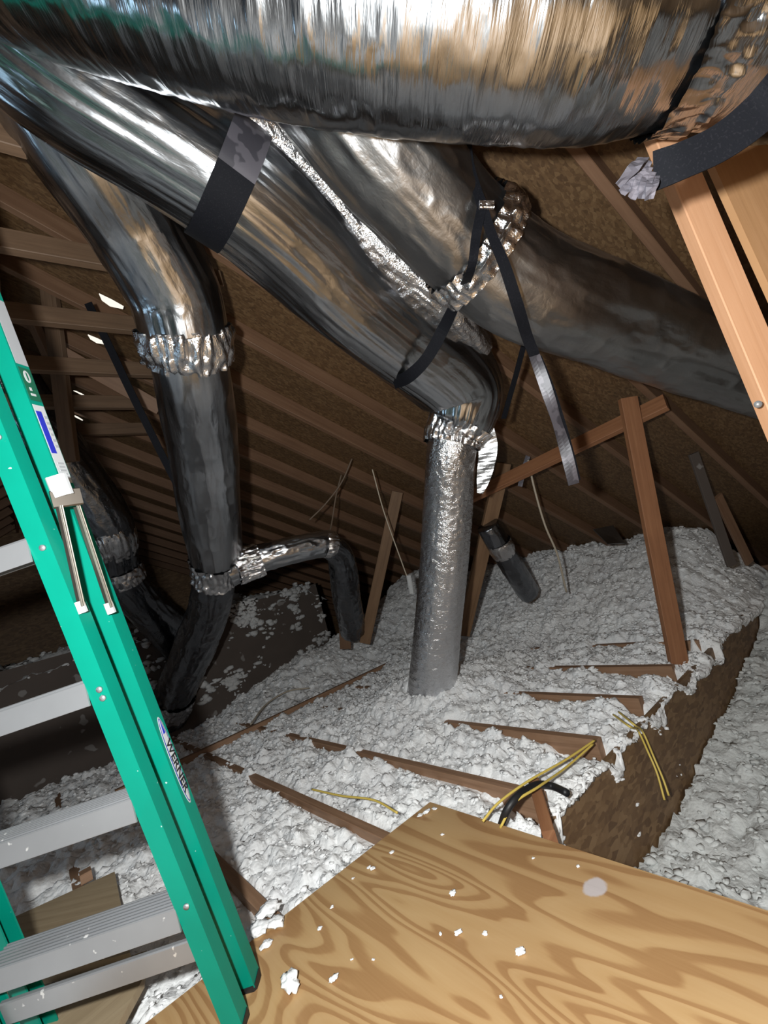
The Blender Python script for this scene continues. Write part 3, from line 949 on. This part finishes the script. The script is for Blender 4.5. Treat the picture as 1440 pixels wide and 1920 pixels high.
pr = beam('purlin', P(870, 938, 3.28), [2.70, .80, 1.285], .038, .089, M['post'], up=NR)
tag(pr, 'horizontal reddish purlin under the rafters behind the post', 'purlin')
po = beam('support_post', [2.56, 1.13, -.06], [2.60, .93, 1.37], .038, .089, M['post'], up=SIDE)
tag(po, 'reddish upright post standing at the drop edge on the right', 'post')
br_ = beam('leaning_brace', P(868, 1190, 3.55), P(944, 868, 3.12), .038, .10, M['brace'], up=SIDE)
tag(br_, 'tan brace leaning behind the vertical duct', 'brace')
b2 = beam('leaning_brace', P(684, 1205, 4.0), P(745, 922, 3.84), .038, .095, M['brace'], up=SIDE)
tag(b2, 'brown brace standing left of the vertical duct', 'brace')
b3 = beam('short_post', P(648, 1215, 4.1), P(642, 1080, 3.95), .038, .10, M['rafter'], up=SIDE)
tag(b3, 'short dark post beside the raised block', 'post')
for q, (a, b_, lab) in enumerate([((1300, 850, 3.05), (1372, 1060, 3.05), 'speckled dusty batten leaning at the far right'), ((1345, 930, 3.1), (1405, 1055, 3.2), 'short shaded batten right of the speckled one')]):
    tag(beam('batten', P(*a[:2], a[2] - .23), P(*b_[:2], b_[2] - .15), .06, .02, M['kraft'] if q == 0 else M['rafter'], up=FH), lab, 'batten')
tag(slab('vent_baffle', [P(1112, 992, 3.35), P(1140, 1020, 3.25), P(1172, 1018, 3.25), P(1150, 985, 3.35)], .006, M['foil_dull']), 'grey vent baffle between rafters at the far insulation edge', 'baffle')

# bright boards close by on the right
d0, d1 = 1.12, 1.06
pa, pb = P(1272, 322, d0), P(1482, 822, d1)
ax_ = unit(pa - pb)
top_t = (RC - SL * pb[0] - pb[2]) / (ax_[2] + SL * ax_[0]) - .02          # up to the rafters
bot_t = (pb[2] + .61) / ax_[2]                                            # down to the lower floor
bd = beam('upright_board', pb - ax_ * bot_t, pb + ax_ * top_t, .075, .038, M['bright'], up=FH)
tag(bd, 'bright pinkish pine board standing close by at the right edge', 'board')
q = np.array([P(1314, 292, d0 + .05), P(1500, 700, d1 + .03), P(1760, 640, d1 + .1), P(1600, 270, d0 + .12)])
q[1] = q[0] + (q[1] - q[0]) * 2.9; q[2] = q[3] + (q[2] - q[3]) * 2.9
pn = slab('plywood_board', q[::-1], .018, M['ply_edge'], uvdir=q[1] - q[0])
tag(pn, 'orange wood panel behind the upright pine board at the right edge', 'panel')
nl = tube('nail_head', [P(1421, 758, d1 - .022), P(1421, 758, d1 - .030)], .008, M['alu'], None, ring=14, nseg=3)
tag(nl, 'round silver nail head on the upright pine board', 'nail')

# ------------------------------------------------------------------ stepladder
A0, A1 = P(421, 1938, .965), P(-150, 520, .85)      # front edge of the right front rail
rail = unit(A1 - A0)
e1 = unit(SIDE - rail * SIDE.dot(rail))             # towards the right of the ladder
dd = np.cross(rail, e1)
if dd.dot(FH) < 0: dd = -dd                          # away from the camera
LL = np.linalg.norm(A1 - A0) + .6

def channel(base, r, e, d_, L, fw, dep, t=.004, sign=-1):
    """C channel: outer web at 'base', flanges of width fw towards sign*e, depth dep along d_."""
    prof = [(0, 0), (0, dep), (sign * fw, dep), (sign * fw, dep - t), (sign * t, dep - t), (sign * t, t), (sign * fw, t), (sign * fw, 0)]
    V, UV = [], []
    for s in (0, L):
        for k, (a, b_) in enumerate(prof):
            V.append(base + r * s + e * a + d_ * b_); UV.append((s, k * .03))
    F = []
    for i in range(8):
        j = (i + 1) % 8
        F.append((i, j, 8 + j, 8 + i))
    for o_ in (0, 8):
        for quad in ((0, 7, 6, 5), (0, 5, 4, 1), (1, 4, 3, 2)):
            F.append(tuple(o_ + q_ for q_ in quad))
    return np.array(V), F, np.array(UV)

lad = thing('stepladder', 'green fibreglass stepladder with aluminium steps leaning at the left', 'ladder', A0)
FWID, DEP = .041, .036
Vf, Ff, Uf = channel(A0 + e1 * FWID, rail, e1, dd, LL, FWID, DEP)
r_front = obj('front_rail', Vf, Ff, M['green'], lad, uvs=Uf)
INW = .43
Vf, Ff, Uf = channel(A0 - e1 * (INW + FWID), rail, e1, dd, LL, FWID, DEP, sign=1)
obj('front_rail', Vf, Ff, M['green'], lad, uvs=Uf)
B0 = P(447, 1862, 1.055); B1 = A1 + dd * .095 + e1 * .006
rr_ = unit(B1 - B0); e2 = unit(SIDE - rr_ * SIDE.dot(rr_)); d2 = np.cross(rr_, e2)
if d2.dot(FH) < 0: d2 = -d2
RW, RDP = .040, .040
Vf, Ff, Uf = channel(B0 + e2 * RW, rr_, e2, d2, LL - .1, RW, RDP)
r_rear = obj('rear_rail', Vf, Ff, M['green'], lad, uvs=Uf)
Vf, Ff, Uf = channel(B0 - e2 * (INW + .02 + RW), rr_, e2, d2, LL - .1, RW, RDP, sign=1)
obj('rear_rail', Vf, Ff, M['green'], lad, uvs=Uf)
# rubber feet
for base, rv, ev, dv, w_, dp in ((B0, rr_, e2, d2, RW, RDP), (A0, rail, e1, dd, FWID, DEP)):
    V, F, UV = beam_geo(base + ev * w_ / 2 + dv * dp / 2 - rv * .012, base + ev * w_ / 2 + dv * dp / 2 + rv * .006, w_ + .004, dp + .004, up=dv, ch=.006)
    obj('foot', V, F, M['black'], lad, uvs=UV)

def along(y_target):
    """distance up the rail whose point appears at photo row y."""
    lo, hi = 0, LL
    for _ in range(40):
        m = (lo + hi) / 2
        c = ROT.T @ (A0 + rail * m - EYE)
        yy = 960 - FPX * c[1] / -c[2]
        if yy > y_target: lo = m
        else: hi = m
    return lo

for s in [along(y) for y in (1706, 1500, 1282, 1012, 730)] + [along(730) + .3, along(730) + .6]:
    c0 = A0 + rail * s
    a = c0 - e1 * (INW + .002); b_ = c0 + e1 * .002
    fh = FH
    # ribbed tread: shallow C section with a front lip, four ribs on top
    parts = []
    mid = lambda p: p + fh * .042
    parts.append(beam_geo(mid(a), mid(b_), .082, .005, ch=.001))
    parts.append(beam_geo(a + fh * .002 - np.array([0, 0, .022]), b_ + fh * .002 - np.array([0, 0, .022]), .004, .046, ch=.001))
    parts.append(beam_geo(a + fh * .080 - np.array([0, 0, .015]), b_ + fh * .080 - np.array([0, 0, .015]), .004, .032, ch=.001))
    for g in (.008, .02, .032, .044, .056, .068, .076):
        parts.append(beam_geo(a + fh * g + np.array([0, 0, .0035]), b_ + fh * g + np.array([0, 0, .0035]), .004, .004, ch=.001))
    V, F, UV = merge(parts)
    obj('step', V, F, M['alu'], lad, uvs=UV)
# bottom brace of the rear frame, a flat bar
sb = along(1795)
a = A0 + rail * sb + dd * .02
V, F, UV = beam_geo(a - e1 * (INW + .002), a + e1 * .002, .012, .05, up=rail)
obj('bottom_bar', V, F, M['alu'], lad, uvs=UV)

# rivets on the front flange near each step
for (x, y) in ((186, 1300), (193, 1316), (352, 1706), (100, 1035), (5, 828)):
    s = along(y)
    c = A0 + rail * s + e1 * .026
    tube('rivet', [c, c - dd * .004], .006, M['alu'], lad, ring=12, nseg=3)
# spreader: two steel bars hinged on a bracket on the side of the rails
hinge = P(128, 952, .90)
V, F, UV = beam_geo(P(96, 938, .895), P(152, 930, .93), .012, .035, up=rail)
sp = obj('spreader_bracket', V, F, M['steel'], lad, uvs=UV)
for (xa, ya, da), (xb, yb, db_), n_ in (((110, 950, .885), (152, 1138, .905), 0), ((143, 950, .935), (206, 1140, .975), 1)):
    V, F, UV = beam_geo(P(xa, ya, da), P(xb, yb, db_), .013, .006, up=FH)
    bar = obj('spreader_bar', V, F, M['steel'], lad, uvs=UV)
    V, F, UV = beam_geo(P(xb, yb, db_) - rail * .012, P(xb, yb, db_) + rail * .012, .016, .012, up=FH)
    obj('bar_end', V, F, M['white'], lad, uvs=UV)
    g = P(xa, ya, da) - FH * .004; h_ = P(xb, yb, db_) - FH * .004
    V, F, UV = beam_geo(g + e1 * .007, h_ + e1 * .007, .002, .008, up=FH)
    obj('bar_edge', V, F, M['bar_edge'], bar, uvs=UV)
V, F, UV = beam_geo(P(119, 930, .905), P(104, 892, .90), .038, .02, up=FH, ch=.006)
obj('plastic_guard', V, F, M['white'], lad, uvs=UV)

# labels on the outer web of the rear rail
def web_pt(s, t, off=.0012):
    return B0 + e2 * (RW + off) + rr_ * s + d2 * t

def rear_along(y_target):
    lo, hi = 0, LL
    for _ in range(40):
        m = (lo + hi) / 2
        c = ROT.T @ (web_pt(m, RDP / 2) - EYE)
        yy = 960 - FPX * c[1] / -c[2]
        if yy > y_target: lo = m
        else: hi = m
    return lo

def sticker(name, s0, s1, t0, t1, mat, parent, off, n=1, oval=False):
    if oval:
        ang = np.linspace(0, 2 * math.pi, 36, endpoint=False)
        L = [web_pt((s0 + s1) / 2 + (s1 - s0) / 2 * math.copysign(abs(math.cos(a)) ** .8, math.cos(a)), (t0 + t1) / 2 + (t1 - t0) / 2 * math.sin(a), off) for a in ang]
    else:
        L = [web_pt(s0, t0, off), web_pt(s0, t1, off), web_pt(s1, t1, off), web_pt(s1, t0, off)]
    nrm = np.cross(L[1] - L[0], L[2] - L[0])
    if nrm @ e2 < 0: L = L[::-1]
    return slab(name, L, .0005, mat, parent)

ya, yb = rear_along(1505), rear_along(1345)
w0, w1 = .008, RDP - .006
st = sticker('brand_label', ya, yb, w0, w1, M['white'], lad, .0012, oval=True)
sticker('label_border', ya + .004, yb - .004, w0 + .002, w1 - .002, M['navy'], st, .0016, oval=True)
sticker('label_field', ya + .007, yb - .007, w0 + .005, w1 - .005, M['white'], st, .0020, oval=True)
# printed name reads down the rail
cs = ya + (yb - ya) * .43
V, F = text_geo('WERNER', .027, web_pt(cs, (w0 + w1) / 2, .0026), -rr_, -d2 if np.cross(-rr_, -d2) @ e2 > 0 else d2, bold=.0003, squeeze=1.16)
obj('lettering', V, F, M['black'], st)
tri = [web_pt(yb - .008, (w0 + w1) / 2, .0026), web_pt(yb - .040, w0 + .009, .0026), web_pt(yb - .040, w1 - .009, .0026)]
if np.cross(tri[1] - tri[0], tri[2] - tri[0]) @ e2 < 0: tri = tri[::-1]
slab('emblem', tri, .0005, M['blue'], st)

y_a, y_b = rear_along(905), rear_along(760)
st2 = sticker('rating_label', y_a, y_b, .004, RDP - .003, M['white'], lad, .0012)
sticker('blue_panel', y_a + (y_b - y_a) * .38, y_a + (y_b - y_a) * .92, .006, RDP * .55, M['blue'], st2, .0017)
for k in range(6):
    s = y_a + (y_b - y_a) * (.46 + .075 * k)
    sticker('print_line', s, s + .006, RDP * .62, RDP * .88, M['print_grey'], st2, .0017)
for k in range(5):
    s = y_a + (y_b - y_a) * (.06 + .045 * k)
    sticker('print_bar', s, s + .004, RDP * .30, RDP * .78, M['print_grey'], st2, .0017)
y_c, y_d = rear_along(752), rear_along(690)
st3 = sticker('safety_label', y_c, y_d, .004, RDP - .003, M['darkgreen'], lad, .0012)
sticker('label_ring', y_c + (y_d - y_c) * .55, y_d - .006, .012, RDP - .012, M['white'], st3, .0017, oval=True)
sticker('label_ring_field', y_c + (y_d - y_c) * .60, y_d - .010, .018, RDP - .018, M['darkgreen'], st3, .0022, oval=True)
sticker('print_line', y_c + (y_d - y_c) * .15, y_c + (y_d - y_c) * .22, .012, RDP - .014, M['white'], st3, .0017)
sticker('print_line', y_c + (y_d - y_c) * .30, y_c + (y_d - y_c) * .40, .014, RDP - .020, M['white'], st3, .0017)
y_e, y_f = rear_along(684), rear_along(560)
sticker('upper_label', y_e, y_f, .003, RDP - .002, M['print_grey'], lad, .0012)

# ------------------------------------------------------------------ loose boards behind the ladder
c4 = [on_z(215, 1634, .07), on_z(244, 1786, .07), on_z(10, 1850, .07), on_z(-30, 1745, .07)]
def ccw(c):
    return c if np.cross(c[1] - c[0], c[2] - c[0])[2] > 0 else c[::-1]
tag(slab('board_offcut', ccw(c4), .02, M['ply_old'], uvdir=np.array([1, -1, 0])), 'weathered brown board lying on insulation behind the ladder steps', 'board')
c4 = [on_z(275, 1782, .055), on_z(268, 1835, .055), on_z(200, 1960, .055), on_z(20, 1980, .055), on_z(80, 1850, .055)]
tag(slab('board_offcut', ccw(c4), .02, M['ply_old'], uvdir=np.array([1, .2, 0])), 'tan board low behind the bottom ladder step', 'board')
tag(beam('wood_block', on_z(150, 1648, .07), on_z(172, 1636, .07), .05, .035, M['joist']), 'small dark wood block beside the weathered board', 'block')

# ------------------------------------------------------------------ cables and wires
def cable(name, pts, r, mat, label, nseg=50, cat='cable'):
    return tag(tube(name, pts, r, mat, None, ring=8, nseg=nseg), label, cat)
cable('black_hose', [on_z(938, 1552, .0), on_z(950, 1520, .06), P(972, 1492, 1.42), P(1005, 1472, 1.5), P(1035, 1474, 1.52), on_z(1063, 1487, .03)], .0115, M['black'], 'black hose arching out of the insulation behind the plywood', cat='hose')
cable('yellow_cable', [on_z(905, 1540, .04), P(935, 1505, 1.45), P(990, 1465, 1.52), P(1060, 1425, 1.62), P(1115, 1388, 1.72)], .004, M['yellow'], 'yellow cable crossing over the black hose')
cable('yellow_cable', [on_z(938, 1552, .02), P(965, 1505, 1.40), P(1010, 1475, 1.46), P(1060, 1440, 1.6), P(1112, 1395, 1.71)], .004, M['yellow'], 'yellow cable running alongside the black hose')
cable('yellow_cable', [on_z(1150, 1340, .02), on_z(1180, 1362, .03), P(1196, 1370, 1.86), P(1215, 1410, 1.80), P(1232, 1450, 1.76), P(1246, 1500, 1.72)], .004, M['yellow'], 'left of two yellow cables hanging down the drop face')
cable('yellow_cable', [on_z(1160, 1335, .02), on_z(1188, 1358, .03), P(1205, 1372, 1.86), P(1226, 1420, 1.80), P(1243, 1460, 1.76), P(1254, 1492, 1.73)], .004, M['yellow'], 'right of two yellow cables hanging down the drop face')
cable('yellow_cable', [on_z(585, 1480, .05), on_z(640, 1492, .055), on_z(700, 1500, .06), on_z(745, 1524, .05)], .004, M['yellow'], 'thin yellow cable half buried between the left joists')
cable('pale_cable', [on_z(470, 1358, .06), on_z(500, 1320, .09), on_z(540, 1296, .10), on_z(580, 1290, .07)], .006, M['wire'], 'pale cable on the insulation left of the strongback')
cable('hanging_wire', [P(698, 880, 3.2), P(720, 960, 3.25), P(750, 1045, 3.3), P(772, 1105, 3.35)], .0045, M['wire'], 'thin wire hanging from the rafters to a small plug', cat='wire')
V, F, UV = beam_geo(P(766, 1078, 3.33), P(772, 1112, 3.36), .035, .025, up=FH, ch=.006)
tag(obj('plug', V, F, M['insul_grey'], uvs=UV), 'small grey plug on the end of the hanging wire', 'plug')
cable('hanging_wire', [P(660, 860, 3.4), P(640, 905, 3.4), P(610, 945, 3.4), P(580, 975, 3.4)], .006, M['darkwire'], 'dull wire slanting down left below the rafters', cat='wire')
cable('hanging_wire', [P(640, 890, 3.45), P(630, 930, 3.42), P(622, 980, 3.35), P(614, 1015, 3.2)], .006, M['darkwire'], 'dull wire dropping to the end of the short branch duct', cat='wire')
cable('hanging_wire', [P(990, 862, 3.0), P(1003, 920, 3.02), P(1022, 985, 3.05), P(1045, 1040, 3.1), P(1062, 1110, 3.2)], .007, M['wire'], 'pale cord hanging from the purlin to the far insulation', cat='wire')
tag(ribbon('strap_end', [P(990, 855, 3.0), P(982, 880, 3.0), P(975, 912, 3.0)], lat, .03, M['strap_grey'], thick=.003, nseg=10), 'short grey strap end hanging from the purlin', 'strap')

# a loose stud and offcut at the near end of the drop
tag(beam('stud', on_z(1005, 1478, .0), on_z(1034, 1580, -.02), .038, .07, M['post']), 'reddish stud end poking out behind the plywood edge', 'stud')

# ------------------------------------------------------------------ crumbs of insulation on the plywood
def tuft(name, x, y, size, seed, label, group=None, flat=.35):
    c = on_z(x, y, .0205)
    r = np.random.default_rng(seed)
    bm = bmesh.new(); bmesh.ops.create_icosphere(bm, subdivisions=3, radius=1)
    BV = np.array([v.co[:] for v in bm.verts]); BF = [[v.index for v in f.verts] for f in bm.faces]; bm.free()
    n = 1 + .6 * vnoise(BV[:, 0] * 1.8 + seed, BV[:, 1] * 1.8, BV[:, 2] * 1.8, seed) + .5 * np.abs(vnoise(BV[:, 0] * 5 + seed, BV[:, 1] * 5, BV[:, 2] * 5, seed + 1))
    V = BV * n[:, None] * size * np.array([1, r.uniform(.6, 1), flat])
    V[:, 2] -= V[:, 2].min()
    th = r.random() * 6.28
    V = np.stack([V[:, 0] * math.cos(th) - V[:, 1] * math.sin(th), V[:, 0] * math.sin(th) + V[:, 1] * math.cos(th), V[:, 2]], -1) + c
    return tag(obj(name, V, BF, M['insul'], smooth=True), label, 'insulation tuft', group)
tuft('insulation_tuft', 547, 1852, .024, 3, 'largest white insulation tuft on the plywood beside the ladder foot', flat=.4)
tuft('insulation_tuft', 627, 1838, .009, 4, 'small insulation crumb right of the largest tuft')
for i, (x, y, s) in enumerate([(860, 1752, .0075), (910, 1752, .005), (826, 1752, .004), (850, 1676, .008), (976, 1788, .009), (800, 1525, .012), (788, 1530, .009), (815, 1518, .008), (700, 1630, .007), (692, 1628, .006),
                               (662, 1648, .004), (600, 1742, .005), (623, 1702, .005), (1000, 1610, .004), (830, 1566, .005), (735, 1600, .006), (660, 1800, .003), (940, 1870, .003), (700, 1800, .003), (1085, 1625, .004)]):
    tuft('insulation_crumb', x, y, s, 20 + i, 'little insulation crumb scattered on the plywood', 'insulation crumbs on the plywood')
for i, (x, y, s) in enumerate([(505, 1715, .03), (520, 1735, .022), (488, 1745, .025), (500, 1775, .012)]):
    tuft('insulation_clump', x, y, s, 60 + i, ['uppermost white insulation clump at the plywood edge by the ladder', 'right-hand insulation clump lying on the plywood edge by the ladder',
         'insulation clump touching the green ladder rail at the plywood edge', 'smallest insulation clump below the others beside the ladder'][i], 'clumps at the plywood edge')

for o in bpy.data.objects:
    if '_o' in o: del o['_o']
